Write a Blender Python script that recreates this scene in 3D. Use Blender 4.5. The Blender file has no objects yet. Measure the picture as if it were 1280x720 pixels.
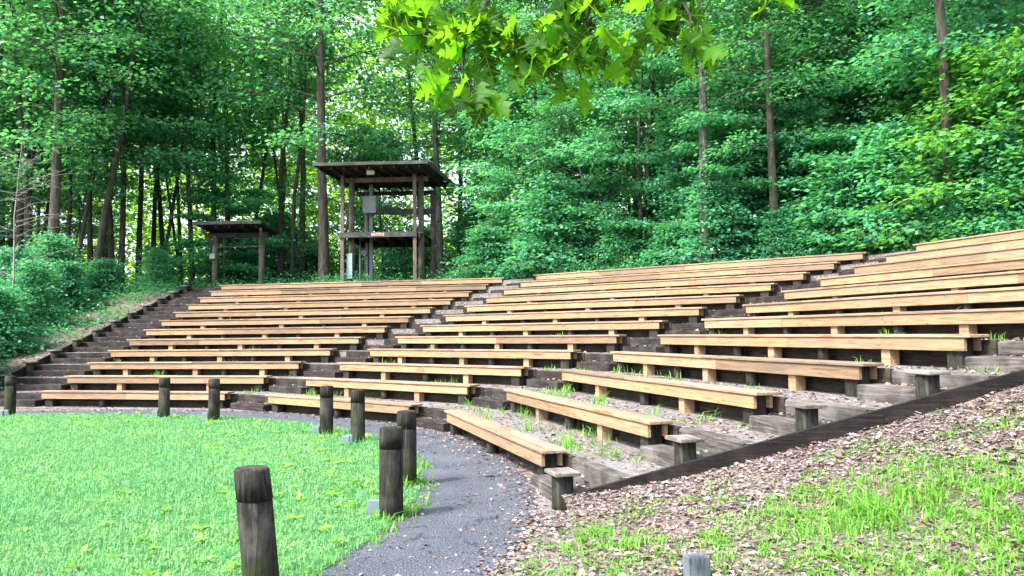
import bpy, math, random
import numpy as np
from mathutils import Vector, Matrix

# ------------------------------------------------------------------ camera, world, sun
S = bpy.context.scene
COL = S.collection
CAM_H = 1.65
cd = bpy.data.cameras.new('camera'); cam = bpy.data.objects.new('camera', cd); COL.objects.link(cam)
cd.sensor_width = 36.0; cd.lens = 36.0 * 980 / 1280; cd.clip_start = 0.05; cd.clip_end = 600
cam.matrix_world = (Matrix.Translation((0, 0, CAM_H)) @ Matrix.Rotation(math.pi / 2 + 0.0563, 4, 'X')
                    @ Matrix.Rotation(-0.0114, 4, 'Z'))
S.camera = cam

SUN_EL, SUN_DIR = 52.0, (-0.80, -0.60)          # towards the sun, in plan
w = bpy.data.worlds.new('World'); S.world = w; w.use_nodes = True
nt = w.node_tree; nt.nodes.clear()
sky = nt.nodes.new('ShaderNodeTexSky'); sky.sky_type = 'NISHITA'; sky.sun_disc = False
sky.sun_elevation = math.radians(SUN_EL); sky.sun_rotation = math.atan2(SUN_DIR[0], SUN_DIR[1])
sky.air_density = 1.0; sky.dust_density = 3.0; sky.ozone_density = 1.0
hs = nt.nodes.new('ShaderNodeHueSaturation'); hs.inputs['Saturation'].default_value = 0.55   # thin bright overcast
bgn = nt.nodes.new('ShaderNodeBackground'); bgn.inputs['Strength'].default_value = 0.15
wo = nt.nodes.new('ShaderNodeOutputWorld')
nt.links.new(sky.outputs[0], hs.inputs['Color']); nt.links.new(hs.outputs[0], bgn.inputs[0])
nt.links.new(bgn.outputs[0], wo.inputs[0])
sl = bpy.data.lights.new('sun', 'SUN'); sl.energy = 2.6; sl.angle = math.radians(10); sl.color = (1.0, 0.95, 0.87)
sun = bpy.data.objects.new('sun', sl); COL.objects.link(sun)
_e = math.radians(SUN_EL); _n = math.hypot(*SUN_DIR)
sd = Vector((SUN_DIR[0] / _n * math.cos(_e), SUN_DIR[1] / _n * math.cos(_e), math.sin(_e)))
sun.rotation_euler = sd.to_track_quat('Z', 'Y').to_euler(); sun.location = (-20, -15, 40)
S.view_settings.view_transform = 'Standard'; S.view_settings.look = 'None'
S.view_settings.exposure = 2.15; S.view_settings.gamma = 1.0
S.render.engine = 'CYCLES'
cy = S.cycles
cy.use_denoising = True; cy.max_bounces = 12; cy.diffuse_bounces = 8; cy.glossy_bounces = 2
cy.transmission_bounces = 8; cy.transparent_max_bounces = 4; cy.sample_clamp_indirect = 8
cy.caustics_reflective = False; cy.caustics_refractive = False

rng = np.random.default_rng(7); random.seed(7)

# ------------------------------------------------------------------ layout of the bowl
KS = 1.1555
TH = [0.2130, 0.6804, 1.2654]
RHO = [13.811 * KS, 8.476 * KS, 2.452 * KS]
DROW, RISE, SEAT_Z = 0.9497 * KS, 0.298, 0.38
ENDS = [(-13.017, -.2341, -8.67, .2882), (-12.787, -.1525, -8.887, .3603), (-11.075, -.1788, -6.901, .3018)]
ENDS = [tuple(v * KS for v in e) for e in ENDS]
NV = [np.array([math.sin(a), math.cos(a)]) for a in TH]
TV = [np.array([math.cos(a), -math.sin(a)]) for a in TH]
XL, YR = -13.30, 7.30                 # left and right edges of the terraces
BACK = 0.30                           # retaining board behind the bench front
NROW = 12
def st(s, o, t): return NV[s] * (RHO[s] + o) + TV[s] * t
def lend(s, i): return ENDS[s][0] + ENDS[s][1] * i
def rend(s, i): return ENDS[s][2] + ENDS[s][3] * i
def ring(o):
    """polyline of the bowl at offset o behind the front-row line"""
    pa = np.array([XL, (RHO[0] + o - XL * NV[0][0]) / NV[0][1]])
    ab = np.linalg.solve(np.array([NV[0], NV[1]]), [RHO[0] + o, RHO[1] + o])
    bc = np.linalg.solve(np.array([NV[1], NV[2]]), [RHO[1] + o, RHO[2] + o])
    pc = np.array([(RHO[2] + o - YR * NV[2][1]) / NV[2][0], YR])
    return [pa, ab, bc, pc]
SLOPE = RISE / DROW
def ground_z(x, y):
    x = np.asarray(x, float); y = np.asarray(y, float)
    s = np.maximum(np.maximum(x * NV[0][0] + y * NV[0][1] - RHO[0], x * NV[1][0] + y * NV[1][1] - RHO[1]),
                   x * NV[2][0] + y * NV[2][1] - RHO[2])
    z = SLOPE * (s + 0.25)
    z = np.where(z < 0.35, 0.35 * np.exp(np.clip((z - 0.35) / 0.35, -20, 0)), z)
    top = NROW * RISE
    zz = np.where(z > top, top + 0.05 * (s - NROW * DROW) , z)
    zz = zz + 0.05 * np.sin(x * .9 + 1.3 * np.sin(y * .6)) * np.cos(y * 1.1 + .4) * np.clip(zz / 0.5, 0.1, 1)
    return zz + 0.012

# ------------------------------------------------------------------ object helpers
def mesh(name, verts, faces, mat=None, smooth=False):
    me = bpy.data.meshes.new(name)
    verts = np.asarray(verts, dtype=np.float32).reshape(-1, 3)
    if isinstance(faces, np.ndarray):
        k = faces.shape[1]; n = len(faces)
        me.vertices.add(len(verts)); me.vertices.foreach_set('co', verts.ravel())
        me.loops.add(n * k); me.loops.foreach_set('vertex_index', faces.astype(np.int32).ravel())
        me.polygons.add(n)
        me.polygons.foreach_set('loop_start', np.arange(0, n * k, k, dtype=np.int32))
        me.polygons.foreach_set('loop_total', np.full(n, k, dtype=np.int32))
        me.update(calc_edges=True)
    else:
        me.from_pydata([tuple(map(float, v)) for v in verts], [], faces); me.update()
    if mat: me.materials.append(mat)
    if smooth: me.polygons.foreach_set('use_smooth', np.ones(len(me.polygons), dtype=bool))
    return me
def link(name, me, parent=None, loc=(0, 0, 0), rz=0.0):
    o = bpy.data.objects.new(name, me); COL.objects.link(o)
    o.location = loc; o.rotation_euler = (0, 0, rz)
    if parent is not None: o.parent = parent
    return o
def tag(o, label=None, cat=None, group=None, kind=None):
    if label: o['label'] = label
    if cat: o['category'] = cat
    if group: o['group'] = group
    if kind: o['kind'] = kind
    return o
def thing(name, label, cat, loc=(0, 0, 0), rz=0.0, group=None):
    o = link(name, None, None, loc, rz); o.empty_display_size = .2
    return tag(o, label, cat, group)
class MB:
    """collects solid pieces that make up ONE part"""
    def __init__(s): s.v = []; s.f = []; s.n = 0
    def add(s, v, f):
        s.v.append(np.asarray(v, float)); s.f += [[a + s.n for a in q] for q in f]; s.n += len(v)
    def box(s, x0, x1, y0, y1, z0, z1, bev=0.0, jit=0.0):
        if bev <= 0:
            v = [(x, y, z) for z in (z0, z1) for (x, y) in ((x0, y0), (x1, y0), (x1, y1), (x0, y1))]
            f = [[3, 2, 1, 0], [4, 5, 6, 7], [0, 1, 5, 4], [1, 2, 6, 5], [2, 3, 7, 6], [3, 0, 4, 7]]
        else:
            b = min(bev, (x1 - x0) * .3, (y1 - y0) * .3, (z1 - z0) * .3)
            v = []
            def loop(ax, z): return [(x0 + ax, y0 + ax, z), (x1 - ax, y0 + ax, z), (x1 - ax, y1 - ax, z), (x0 + ax, y1 - ax, z)]
            for ax, z in ((b, z0), (0, z0 + b), (0, z1 - b), (b, z1)): v += loop(ax, z)
            f = [[3, 2, 1, 0], [12, 13, 14, 15]]
            for k in range(3):
                for j in range(4): f.append([k * 4 + j, k * 4 + (j + 1) % 4, k * 4 + 4 + (j + 1) % 4, k * 4 + 4 + j])
        v = np.array(v, float)
        if jit: v += rng.normal(0, jit, v.shape)
        s.add(v, f); return s
    def cyl(s, x, y, z0, z1, r, n=18, rt=None, bev=.012, lean=(0, 0), wob=.0):
        rt = r if rt is None else rt; v = []; f = []
        ph = rng.uniform(0, 6.28)
        rings = [(z0, r), (z0 + (z1 - z0) * .5, (r + rt) / 2), (z1 - bev, rt), (z1, rt - bev)]
        for z, q in rings:
            for k in range(n):
                a = 2 * math.pi * k / n; qq = q * (1 + wob * math.sin(3 * a + ph) + wob * .6 * math.sin(5 * a + 2 * ph))
                u = (z - z0) / max(z1 - z0, 1e-6)
                v.append((x + qq * math.cos(a) + lean[0] * u, y + qq * math.sin(a) + lean[1] * u, z))
        for j in range(len(rings) - 1):
            for k in range(n): f.append([j * n + k, j * n + (k + 1) % n, j * n + n + (k + 1) % n, j * n + n + k])
        f.append(list(range((len(rings) - 1) * n, len(rings) * n))); f.append(list(range(n))[::-1])
        s.add(v, f); return s
    def beam(s, p, q, wd, ht, z0=None):
        """horizontal or sloped beam from p to q (centre line of its underside), wd across, ht tall"""
        p = np.array(p, float); q = np.array(q, float); d = q - p; h = np.array([-d[1], d[0], 0]); h /= np.linalg.norm(h)
        v = []
        for e in (p, q):
            for a, b in ((-1, 0), (1, 0), (1, 1), (-1, 1)): v.append(e + h * wd / 2 * a + np.array([0, 0, ht * b]))
        s.add(v, [[0, 1, 2, 3], [7, 6, 5, 4], [0, 4, 5, 1], [1, 5, 6, 2], [2, 6, 7, 3], [3, 7, 4, 0]]); return s
    def mesh(s, name, mat, smooth=False):
        me = mesh(name, np.concatenate(s.v), s.f, mat)
        if smooth:
            me.polygons.foreach_set('use_smooth', [len(p.vertices) <= 4 for p in me.polygons])
        return me
    def part(s, name, mat, parent=None, smooth=False, loc=(0, 0, 0), rz=0.0):
        return link(name, s.mesh(name, mat, smooth), parent, loc, rz)
def copy_tree(o, parent=None):
    c = o.copy(); COL.objects.link(c)
    if parent is not None: c.parent = parent
    for ch in list(o.children): copy_tree(ch, c)
    return c

# ------------------------------------------------------------------ materials
class NT:
    def __init__(s, name):
        s.m = bpy.data.materials.new(name); s.m.use_nodes = True; s.t = s.m.node_tree; s.t.nodes.clear()
        s.out = s.n('OutputMaterial')
    def n(s, typ, **kw):
        nd = s.t.nodes.new('ShaderNode' + typ)
        for k, v in kw.items():
            if k.startswith('i_'):
                key = k[2:]; key = int(key) if key.isdigit() else key.replace('_', ' ')
                s.set(nd, key, v)
            else: setattr(nd, k, v)
        return nd
    def set(s, nd, key, v):
        if isinstance(v, bpy.types.NodeSocket): s.t.links.new(v, nd.inputs[key])
        else: nd.inputs[key].default_value = v
    def obj(s, scale=(1, 1, 1)):
        c = s.n('TexCoord'); m = s.n('Mapping'); s.set(m, 'Vector', c.outputs['Object']); m.inputs['Scale'].default_value = scale
        return m.outputs[0]
    def noise(s, vec, scale, detail=4, rough=.55, dist=0.0):
        nd = s.n('TexNoise', i_Scale=scale, i_Detail=detail, i_Roughness=rough, i_Distortion=dist)
        if vec is not None: s.set(nd, 'Vector', vec)
        return nd.outputs['Fac']
    def ramp(s, fac, stops, interp='LINEAR'):
        r = s.n('ValToRGB'); r.color_ramp.interpolation = interp; e = r.color_ramp.elements
        while len(e) < len(stops): e.new(0.5)
        for k, (p, c) in enumerate(stops):
            e[k].position = p; e[k].color = (*c, 1) if len(c) == 3 else c
        s.set(r, 'Fac', fac); return r.outputs['Color']
    def mix(s, fac, a, b, blend='MIX'):
        m = s.n('Mix', data_type='RGBA', blend_type=blend)
        for k, v in ((0, fac), (6, a), (7, b)):
            if isinstance(v, bpy.types.NodeSocket): s.t.links.new(v, m.inputs[k])
            elif k == 0: m.inputs[0].default_value = v
            else: m.inputs[k].default_value = (*v, 1) if len(v) == 3 else v
        return m.outputs[2]
    def math(s, op, a, b=0.0):
        m = s.n('Math', operation=op); s.set(m, 0, a); s.set(m, 1, b); return m.outputs[0]
    def bump(s, h, strength=.4, dist=.02):
        b = s.n('Bump', i_Strength=strength, i_Distance=dist); s.set(b, 'Height', h); return b.outputs[0]
    def principled(s, col, rough=.7, spec=.3, normal=None, metallic=0.0):
        p = s.n('BsdfPrincipled')
        s.set(p, 'Base Color', col if isinstance(col, bpy.types.NodeSocket) else (*col, 1))
        s.set(p, 'Roughness', rough); s.set(p, 'Specular IOR Level', spec); s.set(p, 'Metallic', metallic)
        if normal is not None: s.set(p, 'Normal', normal)
        return p.outputs[0]
    def done(s, sh): s.t.links.new(sh, s.out.inputs['Surface']); return s.m

def island(N): return N.n('NewGeometry').outputs['Random Per Island']
def vec_add(N, v, f):
    a = N.n('VectorMath', operation='ADD'); N.set(a, 0, v)
    c = N.n('CombineXYZ'); N.set(c, 0, f); N.set(c, 1, f); N.set(c, 2, f); N.set(a, 1, c.outputs[0]); return a.outputs[0]

def wood_pale(name, base, dark, stain=None, stain_at=.66, scale=1.0):
    N = NT(name); isl = N.math('MULTIPLY', island(N), 37.0)
    orr = N.math('MULTIPLY', N.n('ObjectInfo').outputs['Random'], 19.0)
    off = N.math('ADD', isl, orr)
    v = vec_add(N, N.obj((0.9, 14, 14)), off)
    g = N.noise(v, 3.2 * scale, 5, .6, .6)
    c = N.ramp(g, [(.34, dark), (.50, base), (.70, tuple(min(1, q * 1.25) for q in base))])
    fine = N.noise(vec_add(N, N.obj((3, 90, 90)), off), 4, 3)
    c = N.mix(N.math('MULTIPLY', fine, .35), c, dark)
    # knots
    vo = N.n('TexVoronoi', i_Scale=2.6); N.set(vo, 'Vector', vec_add(N, N.obj((1.0, 2.2, 2.2)), off))
    kn = N.ramp(vo.outputs['Distance'], [(.035, (1, 1, 1)), (.09, (0, 0, 0))])
    c = N.mix(N.math('MULTIPLY', kn, .75), c, (.10, .045, .02))
    # grey weathering in long streaks and along the board ends
    wz = N.noise(vec_add(N, N.obj((.35, 5, 5)), off), 1.8, 4, .6)
    c = N.mix(N.ramp(wz, [(.48, (0, 0, 0)), (.62, (.7, .7, .7))]), c, tuple(.40 * b + .07 for b in base))
    # each board a little different
    tone = N.ramp(N.math('FRACT', N.math('ADD', island(N), N.math('MULTIPLY', orr, .37))), [(0, (.58, .58, .60)), (.3, (.88, .86, .84)), (.6, (1, 1, 1)), (.85, (1.1, .98, .84)), (1, (.78, .74, .72))])
    c = N.mix(1.0, c, tone, 'MULTIPLY')
    if stain:
        sn = N.noise(vec_add(N, N.obj((.55, 1.6, 1.6)), off), 1.3, 3, .55, .3)
        sf = N.ramp(sn, [(stain_at, (0, 0, 0)), (stain_at + .045, (1, 1, 1))])
        c = N.mix(N.math('MULTIPLY', sf, .72), c, stain)
    return N.done(N.principled(c, .72, .25, N.bump(g, .25, .004)))

M = {}
M['seat'] = wood_pale('seat wood', (.31, .225, .160), (.14, .098, .07), (.20, .085, .045), .62)
M['fascia'] = wood_pale('fascia wood', (.35, .235, .138), (.16, .10, .055), (.36, .17, .05), .68)
M['post_pale'] = wood_pale('post wood', (.37, .255, .15), (.20, .125, .065))

def wood_dark(name, base, light, vertical=False, moss=None, whole=False):
    N = NT(name)
    if whole:      # pattern runs on from piece to piece of one post
        off = N.math('MULTIPLY', N.n('ObjectInfo').outputs['Random'], 0.0)
        sp = N.n('SeparateXYZ'); N.set(sp, 0, N.n('ObjectInfo').outputs['Location'])
        off = N.math('ADD', off, N.math('MULTIPLY', N.math('ROUND', N.math('MULTIPLY', sp.outputs[1], 4.0)), 1.7))
    else: off = N.math('MULTIPLY', N.math('ADD', island(N), N.n('ObjectInfo').outputs['Random']), 23.0)
    v = vec_add(N, N.obj((16, 16, 1.2) if vertical else (1.0, 15, 15)), off)
    g = N.noise(v, 2.6, 6, .65, .4)
    c = N.ramp(g, [(.32, tuple(q * .35 for q in base)), (.52, base), (.74, light)])
    if whole:
        ck = N.noise(vec_add(N, N.obj((26, 26, .7)), off), 1.6, 3, .5, .3)
        c = N.mix(N.ramp(ck, [(.36, (1, 1, 1)), (.41, (0, 0, 0))]), c, (.004, .0035, .003))
    pch = N.noise(vec_add(N, N.obj((1, 1, 1)), off), 3.0, 4, .6)
    c = N.mix(N.ramp(pch, [(.46, (0, 0, 0)), (.66, (.6, .6, .6))]), c, light)
    if moss:
        mv = N.noise(vec_add(N, N.obj((2.2, 2.2, .9)), off), 2.2, 4, .6)
        sz = N.n('SeparateXYZ'); N.set(sz, 0, N.n('TexCoord').outputs['Object'])
        mv = N.math('ADD', mv, N.math('MULTIPLY', N.math('SUBTRACT', .38, sz.outputs[2]), .22))
        c = N.mix(N.ramp(mv, [(.5, (0, 0, 0)), (.66, (.8, .8, .8))]), c, moss)
    return N.done(N.principled(c, .85, .2, N.bump(g, .7, .012)))
M['timber'] = wood_dark('weathered timber', (.020, .017, .0165), (.060, .052, .050))
M['timber_grey'] = wood_dark('grey timber', (.060, .054, .050), (.17, .155, .146))
M['board_dark'] = wood_dark('dark retaining board', (.028, .023, .018), (.065, .053, .041))
M['edge'] = wood_dark('dark edge board', (.011, .009, .0085), (.030, .025, .024))
M['bollard'] = wood_dark('bollard wood', (.014, .0135, .0115), (.070, .069, .058), True, (.030, .042, .010), True)
M['log'] = wood_dark('log wood', (.018, .017, .015), (.050, .046, .039), True)
M['cap'] = wood_dark('grey cap board', (.12, .105, .09), (.27, .25, .225))
M['tower_log'] = wood_dark('tower log', (.075, .068, .055), (.15, .137, .11), True)
M['tower_pale'] = wood_dark('tower stud', (.10, .080, .062), (.17, .142, .11), True)
M['tower_board'] = wood_dark('tower board', (.050, .049, .050), (.12, .12, .118))
M['roof_under'] = wood_dark('roof boards', (.022, .019, .018), (.048, .042, .038))
M['roof_edge'] = wood_dark('roof edge', (.045, .05, .045), (.10, .108, .098))

def plain(name, col, rough=.5, metal=0.0, var=.25, scale=8):
    N = NT(name); g = N.noise(N.obj(), scale, 4)
    c = N.ramp(g, [(.3, tuple(q * (1 - var) for q in col)), (.7, tuple(min(1, q * (1 + var)) for q in col))])
    return N.done(N.principled(c, rough, .4, N.bump(g, .1, .005), metal))
M['steel'] = plain('painted steel', (.09, .12, .15), .5)
M['cabinet'] = plain('grey cabinet', (.13, .15, .155), .5)
M['panel'] = plain('pale blue panel', (.22, .31, .38), .5)
M['bracket'] = plain('zinc bracket', (.13, .18, .20), .55, .0)
M['lamp'] = plain('lamp housing', (.20, .22, .215), .5)
M['stake'] = wood_dark('blue grey stake', (.07, .09, .11), (.15, .18, .20), True)
N = NT('faded notice'); c = N.noise(N.obj((30, 1, 18)), 1.0, 2)
M['notice'] = N.done(N.principled(N.ramp(c, [(.42, (.42, .36, .34)), (.55, (.24, .10, .08))]), .7))

def veins(N, c, vc):
    """midrib and side veins of a leaf, from the leaf's own length/width coordinates"""
    uv = N.n('UVMap'); sp = N.n('SeparateXYZ'); N.set(sp, 0, uv.outputs[0])
    b = N.math('ABSOLUTE', sp.outputs[1]); mid = N.math('LESS_THAN', b, .012)
    k = N.math('FRACT', N.math('MULTIPLY', N.math('SUBTRACT', sp.outputs[0], N.math('MULTIPLY', b, .85)), 6.2))
    side = N.math('LESS_THAN', N.math('ABSOLUTE', N.math('SUBTRACT', k, .5)), .045)
    return N.mix(N.math('MULTIPLY', N.math('MAXIMUM', mid, side), .7), c, vc)
def patchy(N, c):
    g = N.noise(N.obj(), 1.1, 5, .65); g2 = N.noise(N.obj(), 5.0, 3)
    c = N.mix(N.ramp(g, [(.45, (0, 0, 0)), (.68, (.8, .8, .8))]), c, (.25, .42, .15))
    return N.mix(N.ramp(g2, [(.56, (0, 0, 0)), (.72, (.8, .8, .8))]), c, (.06, .24, .10))
def leaf_mat(name, cols, trans, tw=.45, rough=.42, spec=.5):
    """cols: ramp over per-leaf random; trans: colour of light through the leaf"""
    N = NT(name); isl = island(N); orr = N.n('ObjectInfo').outputs['Random']
    k = N.math('ADD', N.math('MULTIPLY', isl, .55), N.math('MULTIPLY', orr, .45))
    c = N.ramp(k, [(p, q) for p, q in zip(np.linspace(0.08, .92, len(cols)), cols)])
    if name == 'lawn blade': c = patchy(N, c)
    p = N.principled(c, rough, spec)
    t = N.n('BsdfTranslucent')
    tc = N.mix(N.math('MULTIPLY', orr, .6), trans, tuple(min(1, q * 1.35) for q in trans))
    tc = N.mix(1.0, tc, N.ramp(isl, [(0, (.35, .35, .35)), (.5, (.85, .85, .85)), (1, (1, 1, 1))]), 'MULTIPLY')
    if name == 'oak leaf': tc = N.mix(1.0, tc, N.ramp(isl, [(0, (.12, .14, .12)), (.35, (.4, .4, .4)), (.7, (1, 1, 1))]), 'MULTIPLY')
    if name == 'oak leaf': c, tc = veins(N, c, (.16, .27, .04)), veins(N, tc, (.40, .66, .05))
    N.set(t, 'Color', tc)
    mx = N.n('MixShader'); mx.inputs[0].default_value = tw
    N.t.links.new(p, mx.inputs[1]); N.t.links.new(t.outputs[0], mx.inputs[2])
    return N.done(mx.outputs[0])
M['leaf_canopy'] = leaf_mat('canopy leaf', [(.030, .165, .090), (.055, .25, .145), (.095, .31, .13)], (.18, .60, .13), .48)  # bluish sky sheen is put into the teal base, understorey and shrub too
M['leaf_under'] = leaf_mat('understorey leaf', [(.040, .20, .125), (.075, .31, .20), (.12, .36, .17)], (.16, .58, .15), .46)
M['leaf_shrub'] = leaf_mat('shrub leaf', [(.026, .155, .088), (.050, .24, .145), (.082, .30, .125)], (.12, .48, .10), .42)
M['leaf_bright'] = leaf_mat('bright shrub leaf', [(.045, .22, .07), (.075, .29, .085), (.13, .36, .07)], (.20, .55, .05), .42)
M['leaf_far'] = leaf_mat('far wood leaf', [(.07, .25, .05), (.12, .33, .05), (.18, .40, .05)], (.42, .80, .05), .58)  # yellow-green of backlit leaves is put into these colours
M['leaf_oak'] = leaf_mat('oak leaf', [(.014, .070, .005), (.035, .135, .008), (.065, .19, .010)], (.20, .58, .012), .58, .5, .25)
M['grass'] = leaf_mat('lawn blade', [(.085, .255, .105), (.145, .345, .155), (.24, .42, .18)], (.22, .56, .20), .32, .6, .2)
M['weed'] = leaf_mat('slope grass blade', [(.05, .19, .03), (.13, .34, .05), (.30, .48, .10)], (.32, .64, .06), .40, .6, .2)

def bark(name, base, light, moss=(.05, .075, .03)):
    N = NT(name); v = N.obj((7, 7, 1.1)); off = N.math('MULTIPLY', N.n('ObjectInfo').outputs['Random'], 31.0)
    g = N.noise(vec_add(N, v, off), 2.0, 6, .65, .5)
    c = N.ramp(g, [(.3, tuple(q * .4 for q in base)), (.52, base), (.72, light)])
    b = N.noise(vec_add(N, N.obj((1.4, 1.4, .8)), off), 1.2, 4)
    c = N.mix(N.ramp(b, [(.5, (0, 0, 0)), (.68, (.6, .6, .6))]), c, moss)
    return N.done(N.principled(c, .9, .15, N.bump(g, .8, .03)))
M['bark'] = bark('brown bark', (.075, .066, .058), (.155, .142, .126))
M['bark_dark'] = bark('dark bark', (.044, .039, .036), (.092, .083, .075))
M['bark_pale'] = bark('pale grey bark', (.115, .115, .108), (.25, .25, .24), (.05, .06, .04))
M['twig_pale'] = bark('bare grey twig', (.26, .26, .24), (.40, .40, .38), (.2, .22, .19))

def litter_ground(name, dirt, leaf1, leaf2, green=None, gfac=.58, gravel=None):
    N = NT(name); v = N.obj()
    vo = N.n('TexVoronoi', i_Scale=17.0); N.set(vo, 'Vector', v); vo.inputs['Randomness'].default_value = 1
    cv = N.n('SeparateColor'); N.set(cv, 0, vo.outputs['Color'])
    c = N.ramp(cv.outputs[0], [(.1, leaf1), (.45, tuple((a + b) / 2 for a, b in zip(leaf1, leaf2))), (.85, leaf2)])
    edge = N.ramp(vo.outputs['Distance'], [(.25, (0, 0, 0)), (.75, (.8, .8, .8))])
    c = N.mix(edge, c, dirt)
    big = N.noise(v, .9, 5, .6)
    c = N.mix(N.ramp(big, [(.42, (0, 0, 0)), (.6, (.7, .7, .7))]), c, gravel or dirt)
    if green:
        c = N.mix(N.ramp(N.noise(v, 1.4, 5, .65), [(gfac, (0, 0, 0)), (gfac + .08, (.75, .75, .75))]), c, green)
    h = N.math('ADD', N.math('MULTIPLY', vo.outputs['Distance'], -.6), N.noise(v, 40, 3))
    return N.done(N.principled(c, .9, .15, N.bump(h, .7, .03)))
M['terrace'] = litter_ground('gravel and litter', (.085, .075, .072), (.12, .092, .087), (.23, .205, .20), (.06, .13, .035), .64, (.175, .172, .178))
M['slope'] = litter_ground('litter slope', (.070, .055, .050), (.12, .088, .083), (.24, .20, .195), (.06, .15, .025), .54, (.11, .082, .074))
M['forest_floor'] = litter_ground('forest floor', (.06, .05, .035), (.12, .075, .05), (.24, .16, .12), (.03, .11, .04), .5)
N = NT('asphalt'); v = N.obj()
g = N.noise(v, 90, 3, .7); g2 = N.noise(v, 1.3, 5, .6); vo = N.n('TexVoronoi', i_Scale=55.0); N.set(vo, 'Vector', v)
c = N.ramp(g, [(.34, (.036, .042, .058)), (.52, (.080, .092, .122)), (.70, (.19, .21, .25))])
c = N.mix(N.ramp(g2, [(.45, (0, 0, 0)), (.72, (.55, .55, .55))]), c, (.14, .152, .182))
c = N.mix(N.ramp(vo.outputs['Distance'], [(.06, (.8, .8, .8)), (.14, (0, 0, 0))]), c, (.22, .205, .20))
ck = N.n('TexVoronoi', feature='DISTANCE_TO_EDGE', i_Scale=.9); wv = N.n('VectorMath', operation='ADD'); N.set(wv, 0, v); nz_ = N.n('TexNoise', i_Scale=2.5); N.set(nz_, 'Vector', v); N.set(wv, 1, nz_.outputs['Color']); N.set(ck, 'Vector', wv.outputs[0])
c = N.mix(N.ramp(ck.outputs['Distance'], [(.004, (.7, .7, .7)), (.012, (0, 0, 0))]), c, (.02, .02, .022))
M['asphalt'] = N.done(N.principled(c, .85, .25, N.bump(N.math('ADD', g, vo.outputs['Distance']), 1.0, .02)))
N = NT('turf soil'); v = N.obj()
c = N.ramp(N.noise(v, 3, 5, .6), [(.3, (.04, .11, .03)), (.55, (.06, .19, .05)), (.75, (.11, .25, .06))])
M['turf'] = N.done(N.principled(c, .95, .1, N.bump(N.noise(v, 60, 3), .8, .03)))
N = NT('dead leaf'); isl = island(N)
c = N.ramp(isl, [(0, (.060, .042, .039)), (.25, (.12, .090, .087)), (.5, (.20, .163, .160)), (.72, (.30, .262, .260)), (.88, (.17, .115, .09)), (.95, (.24, .12, .07)), (1, (.48, .43, .42))])
M['dead_leaf'] = N.done(N.principled(c, .8, .2))

# ------------------------------------------------------------------ ground, path, terraces
gr = mesh('ground', [(-250, -250, -.03), (250, -250, -.03), (250, 250, -.03), (-250, 250, -.03)], [[0, 1, 2, 3]], M['forest_floor'])
tag(link('ground', gr), kind='structure')
LC, LR0, LR1 = np.array([-9.6, 8.0]), 8.62, 9.80
def annulus(name, r0, r1, z, mat, n=160, rings=1, zf=None, wob=0.0):
    v = []; f = []
    for j in range(rings + 1):
        r = r0 + (r1 - r0) * j / rings
        for k in range(n):
            a = 2 * math.pi * k / n
            wb = wob * (math.sin(a * 37) + math.sin(a * 61 + 1) + math.sin(a * 101 + 2)) if (j in (0, rings) and r > .1) else 0
            zz = z + (zf(r) if zf else 0)
            v.append((LC[0] + (r + wb) * math.cos(a), LC[1] + (r + wb) * math.sin(a), zz))
    for j in range(rings):
        for k in range(n):
            f.append([j * n + k, j * n + n + k, j * n + n + (k + 1) % n, j * n + (k + 1) % n][::1])
    return mesh(name, v, f, mat)
# inner flat floor of the bowl
fl = mesh('yard_floor', [(-40, -25, -.004), (6, -25, -.004), (6, 26, -.004), (-40, 26, -.004)], [[0, 1, 2, 3]], M['terrace'])
tag(link('yard_ground', fl), kind='structure')
tag(link('path', annulus('path', LR0 - .35, LR1, .008, M['asphalt'], 900, 1, None, .022)), kind='structure')
tag(link('lawn_ground', annulus('lawn', .05, LR0 - .02, .012, M['turf'], 240, 10, lambda r: .05 * (1 - (r / LR0) ** 4), .02)), kind='structure')

tv, tf = [], []
def strip(pa, pb, za, zb, sub=1):
    for k in range(len(pa) - 1):
        b = len(tv)
        tv.extend([(*pa[k], za), (*pa[k + 1], za), (*pb[k + 1], zb), (*pb[k], zb)]); tf.append([b, b + 1, b + 2, b + 3])
for i in range(0, NROW):
    o0 = (i - 1) * DROW + BACK if i else -.34
    strip(ring(o0 + (.02 if i else 0)), ring(i * DROW + BACK + .02), i * RISE + (.002 if i == 0 else 0), i * RISE + (.002 if i == 0 else 0))
    strip(ring(i * DROW + BACK + .03), ring(i * DROW + BACK + .031), i * RISE - .02, (i + 1) * RISE - .004)
tag(link('terrace_ground', mesh('terrace', tv, tf, M['terrace'])), kind='structure')

# hill behind the top row
bv, bf = [], []
olist = [NROW * DROW - DROW + BACK + .02, NROW * DROW, NROW * DROW + 1, NROW * DROW + 2.5, NROW * DROW + 5, NROW * DROW + 9, NROW * DROW + 15, NROW * DROW + 25, NROW * DROW + 45, NROW * DROW + 70]
SEG = 10
for o in olist:
    P = ring(o)
    for k in range(3):
        for j in range(SEG): bv.append(P[k] + (P[k + 1] - P[k]) * j / SEG)
    bv.append(P[3])
nb = 3 * SEG + 1
bz = ground_z([p[0] for p in bv], [p[1] for p in bv])
bz[:nb] = NROW * RISE - .003; bz[nb:2 * nb] = NROW * RISE + .01
for j in range(len(olist) - 1):
    for k in range(nb - 1): bf.append([j * nb + k, j * nb + k + 1, (j + 1) * nb + k + 1, (j + 1) * nb + k])
tag(link('hill_ground', mesh('hill', [(p[0], p[1], z) for p, z in zip(bv, bz)], bf, M['forest_floor'], True)), kind='structure')
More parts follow.
